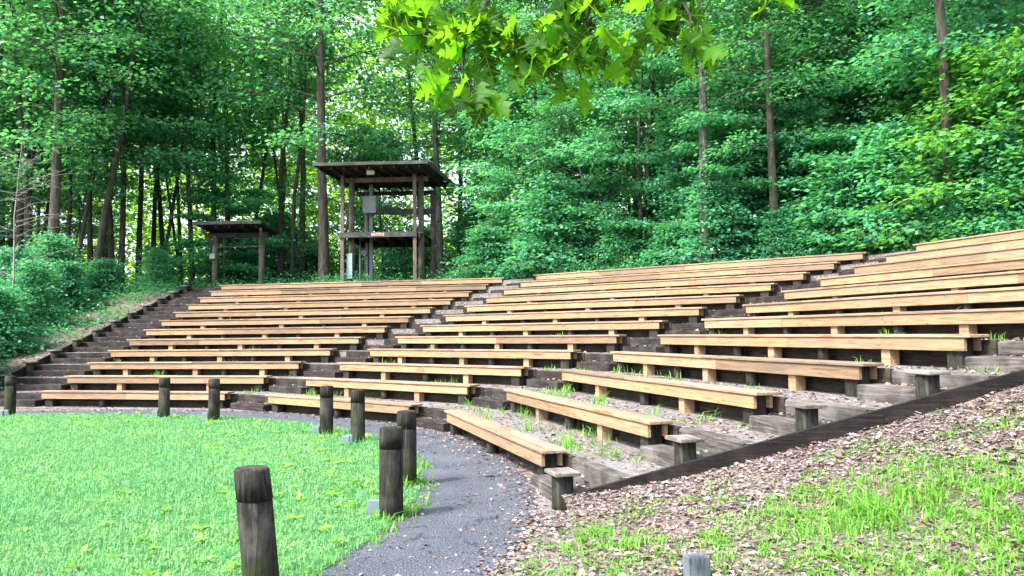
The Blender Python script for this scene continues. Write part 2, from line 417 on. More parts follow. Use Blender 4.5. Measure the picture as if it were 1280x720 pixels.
def grid(name, xs, ys, mat):
    X, Y = np.meshgrid(xs, ys); Z = ground_z(X, Y); nx, ny = len(xs), len(ys)
    idx = np.arange(nx * ny).reshape(ny, nx)
    F = np.stack([idx[:-1, :-1], idx[:-1, 1:], idx[1:, 1:], idx[1:, :-1]], -1).reshape(-1, 4)
    return mesh(name, np.stack([X, Y, Z], -1).reshape(-1, 3), F, mat, True)
tag(link('slope_ground', grid('slope', np.concatenate([np.linspace(.45, 12, 60), np.linspace(12.6, 70, 40)]), np.concatenate([np.linspace(-20, 0, 20), np.linspace(.3, YR, 36)]), M['slope'])), kind='structure')
tag(link('bank_ground', grid('bank', np.concatenate([np.linspace(-80, -24, 24), np.linspace(-23, XL, 40)]), np.concatenate([np.linspace(-5, 14, 8), np.linspace(15, 36, 50), np.linspace(37, 95, 20)]), M['slope'])), kind='structure')

# ------------------------------------------------------------------ benches
ORD = ['first', 'second', 'third', 'fourth', 'fifth', 'sixth', 'seventh', 'eighth', 'ninth', 'tenth', 'eleventh', 'top']
BLK = ['left', 'middle', 'right']
def row_word(i): return 'front row' if i == 0 else ('top row' if i == 11 else ORD[i] + ' row up')
def build_bench(s, i):
    t0, t1 = lend(s, i), rend(s, i); L = t1 - t0
    p = st(s, i * DROW, t0); gz = i * RISE; H = SEAT_Z
    seam = {0: 'joined from several boards', 1: 'with a weathered seat', 2: 'with pale fascia'}[s]
    extra = ''
    root = thing('bench', f'pale wooden plank bench, {row_word(i)} of the {BLK[s]} seating block{extra}', 'bench',
                 (p[0], p[1], gz), -TH[s], 'plank benches of the amphitheatre')
    def boards(x0, x1, y0, y1, z0, z1, n, bev=.006):
        m = MB(); cuts = sorted([x0 + (x1 - x0) * (k + rng.uniform(-.12, .12)) / n for k in range(1, n)])
        xs = [x0] + cuts + [x1]
        for a, b in zip(xs[:-1], xs[1:]):
            m.box(a + .0015, b - .0015, y0 + rng.normal(0, .0015), y1, z0, z1 + rng.normal(0, .0015), bev)
        return m
    n = max(2, int(round(L / 2.9)))
    boards(0, L, 0, .138, H - .038, H, n).part('seat_board', M['seat'], root)
    boards(.0, L, .144, .284, H - .038, H - .002, n).part('seat_board', M['seat'], root)
    boards(.09, L - .09, .022, .060, H - .185, H - .0405, n, .004).part('front_board', M['fascia'], root)
    boards(.09, L - .09, .228, .264, H - .185, H - .0405, n, .004).part('rear_board', M['fascia'], root)
    # dark end posts
    for x in (.26, L - .26):
        MB().box(x - .10, x + .10, .063, .225, -.06, H - .042, .012, .002).part('end_post', M['log'], root)
    m = max(3, int(round(L / 1.75))) | 1; m = m if i else (1 if s else 2); xs = [.26 + (L - .52) * (k + 1) / (m + 1) + rng.uniform(-.1, .1) for k in range(m)]
    for k, x in enumerate(xs):
        if k % 2 == 0 and i:
            MB().box(x - .07, x + .07, .063, .205, -.05, H - .042, .006).part('support_post', M['post_pale'], root)
        else:
            MB().cyl(x, .145, -.06, H - .19, .082, 14, None, .01, (0, 0), .02).part('log_stump', M['log'], root, True)
    # retaining board behind it
    rb = MB(); 
    nb_ = max(2, int(round(L / 3.2)))
    for zlo, zhi in ((-.10, .135), (.141, RISE + .02)):
        xs = [-.06 + (L + .12) * k / nb_ for k in range(nb_ + 1)]
        for a, b in zip(xs[:-1], xs[1:]): rb.box(a + .003, b - .003, BACK + rng.normal(0, .003), BACK + .055, zlo, zhi, .006)
    o = rb.part('retaining_board', M['board_dark'], None, loc=(p[0], p[1], gz), rz=-TH[s])
    tag(o, f'dark timber retaining board behind the {row_word(i).replace(" up", "")} bench of the {BLK[s]} block', 'retaining board', 'retaining boards behind the benches')
for s in range(3):
    for i in range(NROW): build_bench(s, i)

# ------------------------------------------------------------------ stairs of dark timbers
def p3(p, z): return np.array([p[0], p[1], z])
def timber(parent, pa, pb, depth, z0, z1, mt='timber'):
    """a step timber whose front edge runs pa -> pb and whose body goes uphill"""
    d = pb - pa; L = np.hypot(*d); a = math.atan2(d[1], d[0])
    m = MB().box(0, L, 0, depth, z0, z1, .012, .003)
    o = m.part('tread', M[mt], parent, loc=(0, 0, 0)); o.location = (pa[0] - parent.location.x, pa[1] - parent.location.y, 0); o.rotation_euler = (0, 0, a)
    return o
def stairs(label, fa, fb, lo=0.0, m1='timber'):
    root = thing('aisle_stairs', label, 'stairs', (*((fa(0, 0) + fb(0, 0)) / 2), 0), 0, 'timber stairs between the seating blocks')
    for i in range(NROW):
        timber(root, fa(i, lo), fb(i, lo), .29, i * RISE - .06, i * RISE + RISE * .5 + rng.normal(0, .004), m1)
        timber(root, fa(i, BACK), fb(i, BACK), .15, i * RISE + .02, i * RISE + RISE + .006, m1)
def xl_line(i, o): 
    P = ring(i * DROW + o)[0]; return P + TV[0] * .02
def yr_line(i, o):
    P = ring(i * DROW + o)[3]; return P - TV[2] * .04
stairs('dark timber stairs climbing the left edge beside the row of capped posts', xl_line, lambda i, o: st(0, i * DROW + o, lend(0, i) - .08))
stairs('dark timber stairs between the left and middle seating blocks', lambda i, o: st(0, i * DROW + o, rend(0, i) + .07), lambda i, o: st(1, i * DROW + o, lend(1, i) - .07))
stairs('dark timber stairs between the middle and right seating blocks', lambda i, o: st(1, i * DROW + o, rend(1, i) + .07), lambda i, o: st(2, i * DROW + o, lend(2, i) - .07))
stairs('weathered timber stairs at the right edge beside the sloping edge board', lambda i, o: st(2, i * DROW + o, rend(2, i) + .08), yr_line, -.16, 'timber_grey')

# ------------------------------------------------------------------ capped posts at both edges
def capped(x, y, z0, h, rz, label, r=.105):
    root = thing('capped_post', label, 'post', (x, y, z0), rz, 'short capped posts along the stairs')
    MB().cyl(0, 0, -.15, h - .04, r, 20, r * .97, .006, (0, 0), .015).part('post', M['bollard'], root, True)
    MB().box(-.15, .15, -.125, .125, h - .039, h, .007, .001).part('cap', M['cap'], root)
for i in range(NROW):
    q = xl_line(i, .12) + TV[0] * .06
    capped(q[0], q[1], i * RISE, .40, -TH[0], f'short dark post with a flat cap, {row_word(i)} on the left stairs')
    q = yr_line(i, -.17) - TV[2] * .09
    if i < 6: capped(q[0], q[1], i * RISE, .355, -TH[2], f'short round post with grey square cap, {row_word(i)} beside the right edge board')
# sloping edge boards
def edge_board(label, pts, cat='edge board'):
    root = thing('edge_board', label, cat, tuple(pts[0])); b = np.array(pts[0])
    for a, c in zip(pts[:-1], pts[1:]):
        a = np.array(a); c = np.array(c); d = (c - a) / np.linalg.norm(c - a)
        MB().beam(a - b + d * .002, c - b - d * .002, .05, .30).part('plank', M['edge'], root)
pts = []
for x in (.52, 3.4, 6.4, 9.5, 12.6, 15.0):
    pts.append((x, YR - .03, SLOPE * (NV[2][0] * x + NV[2][1] * YR - RHO[2] + .25) - .165))
edge_board('long dark sloping board edging the right side of the seating', pts)
pts = []
for k in range(6):
    o = -.2 + k * (NROW * DROW) / 5; P = ring(o)[0]; pts.append((XL - .03, P[1], SLOPE * (o + .25) - .12))
edge_board('dark sloping board edging the left stairs below the wood', pts)

# ------------------------------------------------------------------ bollards along the path
def bollard(x, y, h, label, lean=(0, 0), bx=(-.2, .02), nbr=1):
    root = thing('bollard', label, 'bollard', (x, y, .01), 0, 'round wooden bollards along the path')
    r = .108; cut = h * .765
    MB().cyl(0, 0, -.12, cut, r, 28, r * .985, .004, lean, .012).part('shaft', M['bollard'], root, True)
    m = MB().cyl(0, 0, cut - .004, cut + .009, r - .012, 24, None, .001, (0, 0), 0)
    o = m.part('groove', M['edge'], root, True); o.location = (lean[0], lean[1], 0)
    o = MB().cyl(0, 0, cut + .008, h, r, 28, r * .97, .012, (lean[0] * .3, lean[1] * .3), .012).part('head', M['bollard'], root, True)
    o.location = (lean[0], lean[1], 0)
    for k in range(nbr):
        MB().box(-.055, .055, -.03, .03, -.05, .15, .004).part('bracket', M['bracket'], root, loc=(bx[0] - .02 * k, bx[1] - .14 * k, 0))
bollard(-1.52, 4.86, .83, 'dark round bollard nearest the camera on the lawn edge, leaning slightly', (-.07, .0), (-.24, .30), 0)
bollard(-1.10, 7.11, .80, 'dark mossy bollard beside the path, second nearest the camera', (.0, 0), (-.16, .03), 1)
bollard(-1.16, 8.57, .80, 'dark bollard standing just behind the second nearest bollard by the path', (0, 0), (-.17, .04), 1)
bollard(-2.34, 11.88, .80, 'green-stained bollard with two metal brackets in front of the middle block', (0, 0), (-.10, -.17), 2)
bollard(-3.04, 12.85, .80, 'mossy bollard in front of the middle block, left of its twin', (0, 0), (-.17, -.02), 1)
bollard(-5.81, 15.32, .80, 'grooved bollard in front of the right end of the left block bench', (0, 0), (-.17, 0), 1)
bollard(-7.02, 15.87, .80, 'grooved bollard in front of the middle of the left block bench', (0, 0), (-.18, 0), 1)
bollard(-10.55, 16.54, .84, 'grey bollard at far left in front of the left stairs', (0, 0), (.02, -.16), 2)
root = thing('marker_stake', 'short square blue-grey wooden stake in the grass at the bottom edge', 'stake', (1.10, 4.85, 0), .2)
MB().box(-.065, .065, -.05, .05, -.15, .285, .008, .002).part('stake', M['stake'], root)

# ------------------------------------------------------------------ shelter and tower at the top
def proj_pt(u, D, z):
    """point at image column u (of 1280), distance D along the view axis"""
    return ((u - 640) / 980 * D, D, z)
def shelter():
    D = 33.5; zb = 3.70; x, y, _ = proj_pt(297, D, 0)
    root = thing('small_shelter', 'small open shelter with a dark flat roof on two log posts', 'shelter', (x, y, zb), -.06)
    for sx in (-1, 1):
        MB().cyl(sx * 1.02, 0, -.4, 2.25, .135, 14, .12, .01, (0, 0), .03).part('post', M['tower_log'], root, True)
        MB().beam((sx * 1.02 + sx * .02, -.02, 1.75), (sx * 1.26, -.75, 2.33), .09, .12).part('brace', M['tower_pale'], root)
    MB().box(-1.02, 1.02, -.03, .03, 1.72, 1.79, .004).part('crossbar', M['roof_edge'], root)
    MB().box(-1.3, 1.3, -.10, .10, 2.14, 2.34, .01).part('beam', M['roof_under'], root)
    rf = MB()
    v = [(-1.52, -1.0, 2.60), (1.36, -1.0, 2.60), (1.48, 1.0, 2.36), (-1.42, 1.0, 2.36)]
    v = v + [(a, b, c + .09) for a, b, c in v]
    rf.add(v, [[3, 2, 1, 0], [4, 5, 6, 7], [0, 1, 5, 4], [1, 2, 6, 5], [2, 3, 7, 6], [3, 0, 4, 7]])
    roof = rf.part('roof', M['roof_under'], root)
    MB().box(-1.55, 1.39, -1.04, -1.005, 2.58, 2.72, .004).part('edge_strip', M['roof_edge'], roof)
    for k in range(5):
        MB().beam((-1.2 + k * .58, -.9, 2.46), (-1.2 + k * .58, .9, 2.23), .06, .12).part('rafter', M['roof_under'], roof)
    MB().box(-.11, .11, -.08, .08, 0, .22, .008).part('junction_box', M['lamp'], root, loc=(-1.03, -.2, 1.22))
shelter()
def tower():
    D = 31.8; zb = 3.66; m = D / 980
    x, y, _ = proj_pt(473, D, 0)
    root = thing('viewing_tower', 'two-storey open timber tower with flat roof, deck and railing', 'tower', (x, y, zb), -.05)
    hw = 46 * m; roof_z = 4.62; deck_z = 2.10; dp = 2.4
    for sx in (-1, 1):
        MB().box(sx * hw - .07, sx * hw + .07, -.05, .05, -.5, roof_z - .02, .008).part('stud', M['tower_pale'], root)
        MB().cyl(sx * hw - sx * .04 + .24, .42, -.5, roof_z - .12, .125, 14, .115, .01, (0, 0), .03).part('post', M['tower_log'], root, True)
        MB().cyl(sx * hw - sx * .04 + .42, dp, -.5, roof_z - .40, .12, 14, .11, .01, (0, 0), .03).part('post', M['tower_log'], root, True)
    # deck: planks on joists with a fascia
    dk = MB()
    for k in range(14): dk.box(-hw - .05, hw + .32, .02 + k * .185, .195 + k * .185, deck_z - .04, deck_z, .003)
    deck = dk.part('deck', M['tower_board'], root)
    MB().box(-hw - .12, hw + .10, -.105, -.055, deck_z - .19, deck_z + .02, .006).part('fascia', M['tower_board'], deck)
    MB().box(hw + .16, hw + .21, -.02, dp + .25, deck_z - .26, deck_z + .02, .006).part('fascia', M['tower_board'], deck)
    for k in range(6): MB().box(-hw + .2 + k * .55, -hw + .25 + k * .55, .02, dp + .2, deck_z - .28, deck_z - .042).part('joist', M['roof_under'], deck)
    MB().box(-hw - .05, hw + .35, dp + .16, dp + .21, deck_z - .62 + .3, deck_z + .01, .006).part('fascia', M['roof_under'], deck)
    # railing
    MB().box(-hw + .55, hw + .45, dp - .20, dp - .155, 3.18, 3.42, .006).part('rail', M['tower_board'], root)
    MB().box(hw + .22, hw + .26, .5, dp, 3.05, 3.15, .006).part('rail', M['tower_board'], root)
    # roof, falling to the back
    RX0, RX1 = -2.32, 2.22
    v = [(RX0, -1.25, roof_z + .02), (RX1, -1.25, roof_z + .02), (RX1 + .5, 3.1, roof_z - .10), (RX0 + .6, 3.1, roof_z - .10)]
    v = v + [(a, b, c + .10) for a, b, c in v]
    rf = MB(); rf.add(v, [[3, 2, 1, 0], [4, 5, 6, 7], [0, 1, 5, 4], [1, 2, 6, 5], [2, 3, 7, 6], [3, 0, 4, 7]])
    roof = rf.part('roof', M['roof_under'], root)
    MB().box(RX0 - .02, RX1 + .02, -1.30, -1.255, roof_z + .01, roof_z + .135, .005).part('edge_strip', M['roof_edge'], roof)
    MB().beam((RX1 + .03, -1.25, roof_z - .02), (RX1 + .53, 3.1, roof_z - .14), .05, .17).part('edge_strip', M['roof_edge'], roof)
    for k in range(9):
        xx = RX0 + .2 + k * .5
        MB().beam((xx, -1.2, roof_z - .12), (xx + .5, 3.0, roof_z - .24), .05, .13).part('rafter', M['roof_under'], roof)
    MB().box(-hw + .02, hw + .5, .36, .48, roof_z - .36, roof_z - .16, .01).part('beam', M['tower_pale'], root)
    MB().box(-hw + .02, hw + .5, dp - .06, dp + .06, roof_z - .56, roof_z - .38, .01).part('beam', M['roof_under'], root)
    # steel column, pipe, cabinet, panel, lamp, notice
    MB().box(-.62, -.48, 1.02, 1.16, -.5, roof_z - .32, .006).part('steel_column', M['steel'], root)
    MB().box(-.78, -.70, 1.05, 1.12, -.5, 2.0, .006).part('steel_column', M['steel'], root)
    MB().cyl(-.98, .9, -.5, 2.0, .04, 10).part('pipe', M['steel'], root, True)
    cab = MB().box(-.80, -.24, .60, 1.02, 3.02, 3.74, .015).part('cabinet', M['cabinet'], root)
    MB().box(-.77, -.27, .585, .601, 3.10, 3.70, .006).part('cabinet_door', M['cabinet'], cab)
    MB().box(-1.34, -1.12, .1, .25, .25, 1.28, .01).part('wall_panel', M['panel'], root)
    MB().box(-.95, -.70, .9, 1.0, 1.3, 1.5, .01).part('junction_box', M['steel'], root)
    lp = MB().box(-.27, .03, -.92, -.76, roof_z - .30, roof_z - .12, .01).part('floodlight', M['lamp'], root)
    MB().box(-.15, -.09, -.86, -.82, roof_z - .12, roof_z + .03).part('bracket', M['steel'], lp)
    MB().box(-.28, .26, -.117, -.108, deck_z - .14, deck_z - .01, .002).part('notice', M['notice'], root)
tower()

# ------------------------------------------------------------------ trees
def nrm(a): return a / np.maximum(np.linalg.norm(a, axis=-1, keepdims=True), 1e-9)
def leaf_mesh(name, C, D, U, Ls, mat, wide=.36):
    """one folded kite per leaf: C base, D direction, U upward normal, Ls length"""
    D = nrm(D); Sx = nrm(np.cross(D, U)); U = np.cross(Sx, D); L = Ls[:, None]
    v = np.stack([C, C + D * L * .42 + Sx * L * wide + U * L * .07, C + D * L - U * L * .10, C + D * L * .42 - Sx * L * wide + U * L * .07], 1)
    n = len(C)
    return mesh(name, v.reshape(-1, 3), np.arange(4 * n).reshape(n, 4), mat)
def tube(V, F, pts, rad, n):
    pts = np.asarray(pts, float); k0 = sum(len(a) for a in V); m = len(pts)
    d = np.gradient(pts, axis=0); d = nrm(d)
    ref = np.where(np.abs(d[:, 2:3]) > .9, np.array([[1., 0, 0]]), np.array([[0, 0, 1.]]))
    a = nrm(np.cross(d, ref)); b = np.cross(d, a); ang = np.linspace(0, 2 * math.pi, n, endpoint=False)
    R = pts[:, None] + (a[:, None] * np.cos(ang)[None, :, None] + b[:, None] * np.sin(ang)[None, :, None]) * np.asarray(rad)[:, None, None]
    V.append(R.reshape(-1, 3))
    i = np.arange(m - 1)[:, None] * n; k = np.arange(n)[None]; k2 = (k + 1) % n
    F.append((np.stack([i + k, i + k2, i + n + k2, i + n + k], -1).reshape(-1, 4)) + k0)
def grow(seed, h, base, spread, limbs, leaf, r0, rise=.35, droop=.25, twigs=9, sprays=4, per=9, lean=(0, 0), shape='oval', flat=.35, wig=.25):
    """returns (wood verts, wood faces, leaf arrays)"""
    g = np.random.default_rng(seed); V = []; F = []; C = []; D = []; U = []
    nz = 10; zz = np.linspace(-.6, h, nz); u = np.clip(zz / h, 0, 1)
    tx = lean[0] * u ** 1.2 + np.cumsum(g.normal(0, wig * .25, nz)) * u; ty = lean[1] * u ** 1.2 + np.cumsum(g.normal(0, wig * .25, nz)) * u
    T = np.stack([tx, ty, zz], 1); rad = r0 * (1 - u) ** .75 + .018; rad[0] *= 1.25; rad[1] *= 1.06
    tube(V, F, T, rad, 10)
    def at(z): return np.array([np.interp(z, zz, tx), np.interp(z, zz, ty), z])
    az = g.uniform(0, 6.28)
    for j in range(limbs):
        f = (j + g.uniform(0, 1)) / limbs; z = base + (h * .97 - base) * f
        az += 2.4 + g.normal(0, .4)
        if shape == 'oval': pr = math.sin(math.pi * (.18 + .80 * f)) ** .7
        elif shape == 'cone': pr = 1 - .75 * f
        else: pr = .55 + .45 * math.sin(math.pi * f)
        L = spread * pr * g.uniform(.6, 1.15); q = at(z)
        el = rise * (.6 + f) + g.normal(0, .12); hd = np.array([math.cos(az), math.sin(az), 0])
        k = np.linspace(0, 1, 6)[:, None]
        P = q + hd * L * k * math.cos(el) + np.array([0, 0, 1]) * (L * math.sin(el) * k - droop * L * k ** 2.2) + np.concatenate([[[0, 0, 0]], g.normal(0, .05 * L, (5, 3)) * np.array([1, 1, .5])]) * k
        tube(V, F, P, np.linspace(.34, .06, 6) * r0 * (.5 + .5 * pr) * .55 + .006, 6)
        for t in range(twigs):
            kk = .22 + .78 * (t + g.uniform(0, 1)) / twigs; p = np.array([np.interp(kk, k[:, 0], P[:, c]) for c in range(3)])
            sgn = 1 if t % 2 else -1; a2 = az + sgn * g.uniform(.5, 1.25)
            tl = L * (.26 + .28 * (1 - kk)) * g.uniform(.7, 1.3) + .25
            td = np.array([math.cos(a2), math.sin(a2), g.normal(.05, .18)]); e = p + td * tl - np.array([0, 0, .12 * tl])
            tube(V, F, [p, (p + e) / 2 + [0, 0, .04 * tl], e], [.022 * r0 / .2 + .004, .012 * r0 / .2 + .003, .004], 3)
            for sidx in range(sprays):
                c = p + (e - p) * (sidx + 1 + g.uniform(-.3, .3)) / sprays
                n = per; off = g.normal(0, 1, (n, 3)) * np.array([1, 1, flat]) * leaf * 1.75
                C.append(c + off); dd = off * np.array([1, 1, .2]) + hd * leaf * 1.0 + g.normal(0, leaf * .6, (n, 3)); dd[:, 2] -= leaf * .55
                D.append(dd); uu = g.normal(0, .42, (n, 3)); uu[:, 2] += 1; U.append(uu)
    C = np.concatenate(C); D = np.concatenate(D); U = np.concatenate(U); Ls = leaf * g.uniform(.7, 1.3, len(C))
    return np.concatenate(V), np.concatenate(F), C, D, U, Ls
def tree_proto(name, kw, bm, lm):
    V, F, C, D, U, Ls = grow(**kw)
    return (mesh(name + '_trunk', V, F, M[bm], True), leaf_mesh(name + '_crown', C, D, U, Ls, M[lm]))
def plant(kind, proto, x, y, label, cat, group, scale=1.0, rz=0.0, sz=None, z=None, stem='trunk', top='crown', sink=.1):
    zz = float(ground_z(x, y)) if z is None else z
    root = thing(kind, label, cat, (x, y, zz - sink), rz, group); root.scale = (scale, scale, sz or scale)
    link(stem, proto[0], root); link(top, proto[1], root)
    return root
TALL = [tree_proto('tall', dict(seed=11 + k, h=h, base=b, spread=sp, limbs=34, leaf=.19, r0=r, rise=.55, droop=.22, twigs=9, sprays=4, per=9, wig=.65, lean=ln), bm, 'leaf_canopy')
        for k, (h, b, sp, r, ln, bm) in enumerate([(22, 5.5, 4.8, .185, (0, 0), 'bark'), (20, 6.0, 4.4, .155, (1.2, .3), 'bark_dark'), (24, 6.5, 5.2, .20, (-.5, .6), 'bark_pale'), (18, 4.2, 4.4, .135, (-2.2, .5), 'bark_dark')])]
SLIM = [tree_proto('slim', dict(seed=31 + k, h=h, base=b, spread=sp, limbs=24, leaf=.17, r0=r, rise=.5, droop=.25, twigs=8, sprays=3, per=9, wig=.3, lean=ln), bm, 'leaf_canopy')
        for k, (h, b, sp, r, ln, bm) in enumerate([(15, 4.5, 2.8, .11, (.4, 0), 'bark_dark'), (13, 3.5, 2.6, .09, (-.8, .4), 'bark'), (16, 6, 3.0, .12, (1.4, 0), 'bark_dark')])]
UNDER = [tree_proto('under', dict(seed=51 + k, h=h, base=b, spread=sp, limbs=15, leaf=.19, r0=r, rise=.22, droop=.22, twigs=12, sprays=6, per=7, wig=.4, lean=ln, shape='layer', flat=.10), bm, 'leaf_under')
         for k, (h, b, sp, r, ln, bm) in enumerate([(8.5, 1.6, 3.2, .09, (.6, 0), 'bark_dark'), (7, 1.2, 2.9, .07, (-.5, .3), 'bark'), (10, 2.2, 3.4, .10, (.2, -.5), 'bark_dark'), (6, .9, 2.6, .06, (.3, -.4), 'bark')])]
UNDER += [tree_proto('maple', dict(seed=91 + k, h=h, base=b, spread=sp, limbs=20, leaf=lf, r0=r, rise=.5, droop=.15, twigs=9, sprays=5, per=9, wig=.45, lean=ln, shape='oval', flat=.45), bm, lm)
         for k, (h, b, sp, r, ln, bm, lf, lm) in enumerate([(9.5, 2.5, 2.7, .085, (1.0, .4), 'bark_dark', .19, 'leaf_under'), (7.5, 1.4, 2.6, .07, (-.9, .2), 'bark_pale', .12, 'leaf_canopy')])]
POLE = [tree_proto('pole', dict(seed=131 + k, h=h, base=b, spread=sp, limbs=20, leaf=.19, r0=r, rise=.7, droop=.2, twigs=8, sprays=3, per=8, wig=.55, lean=ln), bm, 'leaf_canopy')
        for k, (h, b, sp, r, ln, bm) in enumerate([(17, 8, 3.0, .115, (.8, 0), 'bark_dark'), (16, 7.5, 2.8, .095, (-1.6, .3), 'bark_dark'), (19, 9, 3.2, .14, (.2, .5), 'bark'), (15, 7, 2.6, .08, (2.4, 0), 'bark_dark')])]
SHRUB = [tree_proto('shrub', dict(seed=71 + k, h=h, base=.12, spread=sp, limbs=26, leaf=.15, r0=.04, rise=.55, droop=.3, twigs=8, sprays=4, per=6, wig=.2, shape='cone', flat=.25), 'bark', lm)
         for k, (h, sp, lm) in enumerate([(2.8, 1.5, 'leaf_shrub'), (2.2, 1.7, 'leaf_shrub'), (3.4, 1.6, 'leaf_under'), (4.2, 2.0, 'leaf_bright')])]

def in_view(x, y): return y > 1 and abs(x / y) < .80
taken = []
def free(x, y, r):
    return all((x - a) ** 2 + (y - b) ** 2 > (r + c) ** 2 for a, b, c in taken)
tower_xy = [proj_pt(473, 33, 0)[:2], proj_pt(297, 33.5, 0)[:2]]
def bowl_s(x, y): return max(x * NV[k][0] + y * NV[k][1] - RHO[k] for k in range(3))

# trees one can pick out by their trunks: (column, distance, proto list, index, scale, label)
NAMED = [
 (62, 31, TALL, 0, 1.05, 'stout brown-trunked tree at far left above the green bushes', .3),
 (118, 33, TALL, 3, 1.0, 'dark tree whose trunk leans to the right at the left side of the wood', 3.4),
 (150, 36, SLIM, 0, 1.15, 'straight dark tree just right of the leaning trunk on the left', 1.0),
 (172, 40, SLIM, 2, 1.1, 'slender dark tree left of the small shelter, nearer the leaning trunk', 2.0),
 (205, 44, TALL, 1, .9, 'tall thin-trunked tree midway between the leaning trunk and the shelter', 4.0),
 (240, 38, SLIM, 1, 1.2, 'thin brown tree just left of the small shelter roof', .6),
 (266, 41, TALL, 1, .95, 'dark trunk rising directly behind the left post of the small shelter', 5.0),
 (286, 45, SLIM, 0, 1.25, 'thin dark tree rising behind the small shelter roof', 2.5),
 (350, 47, TALL, 1, .85, 'dark slender tree between the shelter and the stout trunk by the tower', 1.5),
 (405, 34.5, TALL, 0, 1.15, 'stout brown-trunked tree immediately left of the timber tower', 2.2),
 (532, 44, SLIM, 2, 1.2, 'thin dark tree rising behind the right part of the tower roof', 3.0),
 (551, 40, TALL, 2, .9, 'white-barked tree just right of the timber tower', .9),
 (612, 38, TALL, 1, .85, 'brown tree right of the tower, left one of a close pair', 5.6),
 (627, 39, SLIM, 0, 1.25, 'dark tree right of the tower, right one of a close pair', .2),
 (697, 31, TALL, 2, .72, 'grey speckled tree rising behind the left end of the right block top row', 4.6),
 (760, 34, SLIM, 1, 1.1, 'thin tree right of the grey speckled trunk above the right block', 3.1),
 (882, 25.5, TALL, 2, .80, 'tall pale grey tree above the middle of the right block top row', 2.8),
 (972, 24.5, TALL, 0, .70, 'brown vine-hung tree right of the tall pale grey trunk', 1.2),
 (1094, 26, TALL, 2, .66, 'pale-trunked tree among foliage at right, left of the leaning pale stem', .5),
 (1160, 27, TALL, 3, .75, 'leaning pale-stemmed tree behind the bright bush on the right', 0.2),
 (1184, 25, TALL, 1, .85, 'dark wide-trunked tree at upper right above the bright bush', 2.0),
]
for u, D, pl, k, sc, lab, rz in NAMED:
    x, y, _ = proj_pt(u, D, 0); taken.append((x, y, 1.0))
    plant('broadleaf_tree', pl[k], x, y, lab, 'tree', 'trees of the wood behind the seating', sc, rz)

ZONES = [(-900, 60, 'above the far left bushes'), (60, 150, 'left of the leaning trunk'), (150, 240, 'left of the small shelter'), (240, 350, 'behind the small shelter'), (350, 420, 'between shelter and tower'),
         (420, 560, 'behind the timber tower'), (560, 650, 'just right of the timber tower'), (650, 740, 'near the grey speckled trunk'), (740, 830, 'above the right block, left half'),
         (830, 930, 'near the tall pale trunk'), (930, 1060, 'near the vine-hung trunk'), (1060, 1160, 'left of the bright bush'), (1160, 3000, 'at the far right edge')]
def zone(u):
    for a, b, t in ZONES:
        if a <= u < b: return t
    return 'at the edge of the wood'
pend = []
def scatter(kind, plist, n, dmin, dmax, r, umin, umax, sc, word, cat, group, smin=14.2, tries=4000, depthw=False, sky=None):
    cnt = 0
    for _ in range(tries):
        if cnt >= n: break
        u = rng.uniform(umin, umax); D = rng.uniform(dmin, dmax); x, y, _ = proj_pt(u, D, 0)
        sb = bowl_s(x, y); left = x < XL - 1.0
        if not (sb > smin or (left and y > 17.5 and x < XL - 3.6)): continue
        if y < YR + 1 and x > 0: continue
        # keep the sight line to tower and shelter free
        if 205 < u < 375 and D < 36.5: continue
        if 375 < u < 640 and D < 38: continue
        if not free(x, y, r): continue
        taken.append((x, y, r)); cnt += 1
        pend.append((kind, plist[int(rng.integers(len(plist)))], x, y, u, word, cat, group, rng.uniform(*sc), rng.uniform(0, 6.28)))
scatter('understorey_tree', UNDER, 20, 20, 34, 1.15, 600, 1420, (.8, 1.15), 'layered understorey tree', 'tree', 'layered understorey trees')
scatter('understorey_tree', UNDER, 9, 35, 44, 1.2, -160, 640, (.75, 1.1), 'layered understorey tree', 'tree', 'layered understorey trees')
scatter('broadleaf_tree', TALL, 9, 36, 46, 1.5, -160, 1400, (.85, 1.1), 'tall leafy background tree', 'tree', 'trees of the wood behind the seating')
scatter('broadleaf_tree', TALL, 5, 26, 34, 1.3, 1000, 1450, (.75, .95), 'tall leafy foreground tree', 'tree', 'trees of the wood behind the seating')
scatter('broadleaf_tree', TALL, 7, 26, 46, 1.5, -520, -150, (.85, 1.1), 'tall leafy outlying tree', 'tree', 'trees of the wood behind the seating')
scatter('slender_tree', SLIM, 12, 36, 45, .7, -160, 1300, (.9, 1.3), 'slender dark-stemmed tree', 'tree', 'slender trees in the wood')
scatter('slender_tree', POLE, 24, 33, 43, .45, -40, 400, (.85, 1.15), 'bare-stemmed dark tree', 'tree', 'slender trees in the wood')
scatter('slender_tree', POLE, 24, 20, 38, .45, 570, 1300, (.7, 1.0), 'bare-stemmed dark tree', 'tree', 'slender trees in the wood')
scatter('shrub', SHRUB[:3], 12, 17, 34, .75, 560, 1420, (.7, 1.15), 'dense green shrub', 'shrub', 'shrubs along the wood edge', 13.8)
scatter('shrub', SHRUB[:3], 22, 19, 36, .8, -140, 240, (.5, .78), 'dense teal-green bank shrub', 'shrub', 'shrubs along the wood edge', 13.8)
scatter('shrub', SHRUB[:3], 13, 37, 46, .8, 180, 620, (.8, 1.3), 'leafy shrub', 'shrub', 'shrubs along the wood edge', 13.8)
def dist_for(u, s0):
    D = 8.0
    while bowl_s(*proj_pt(u, D, 0)[:2]) < s0: D += .1
    return D
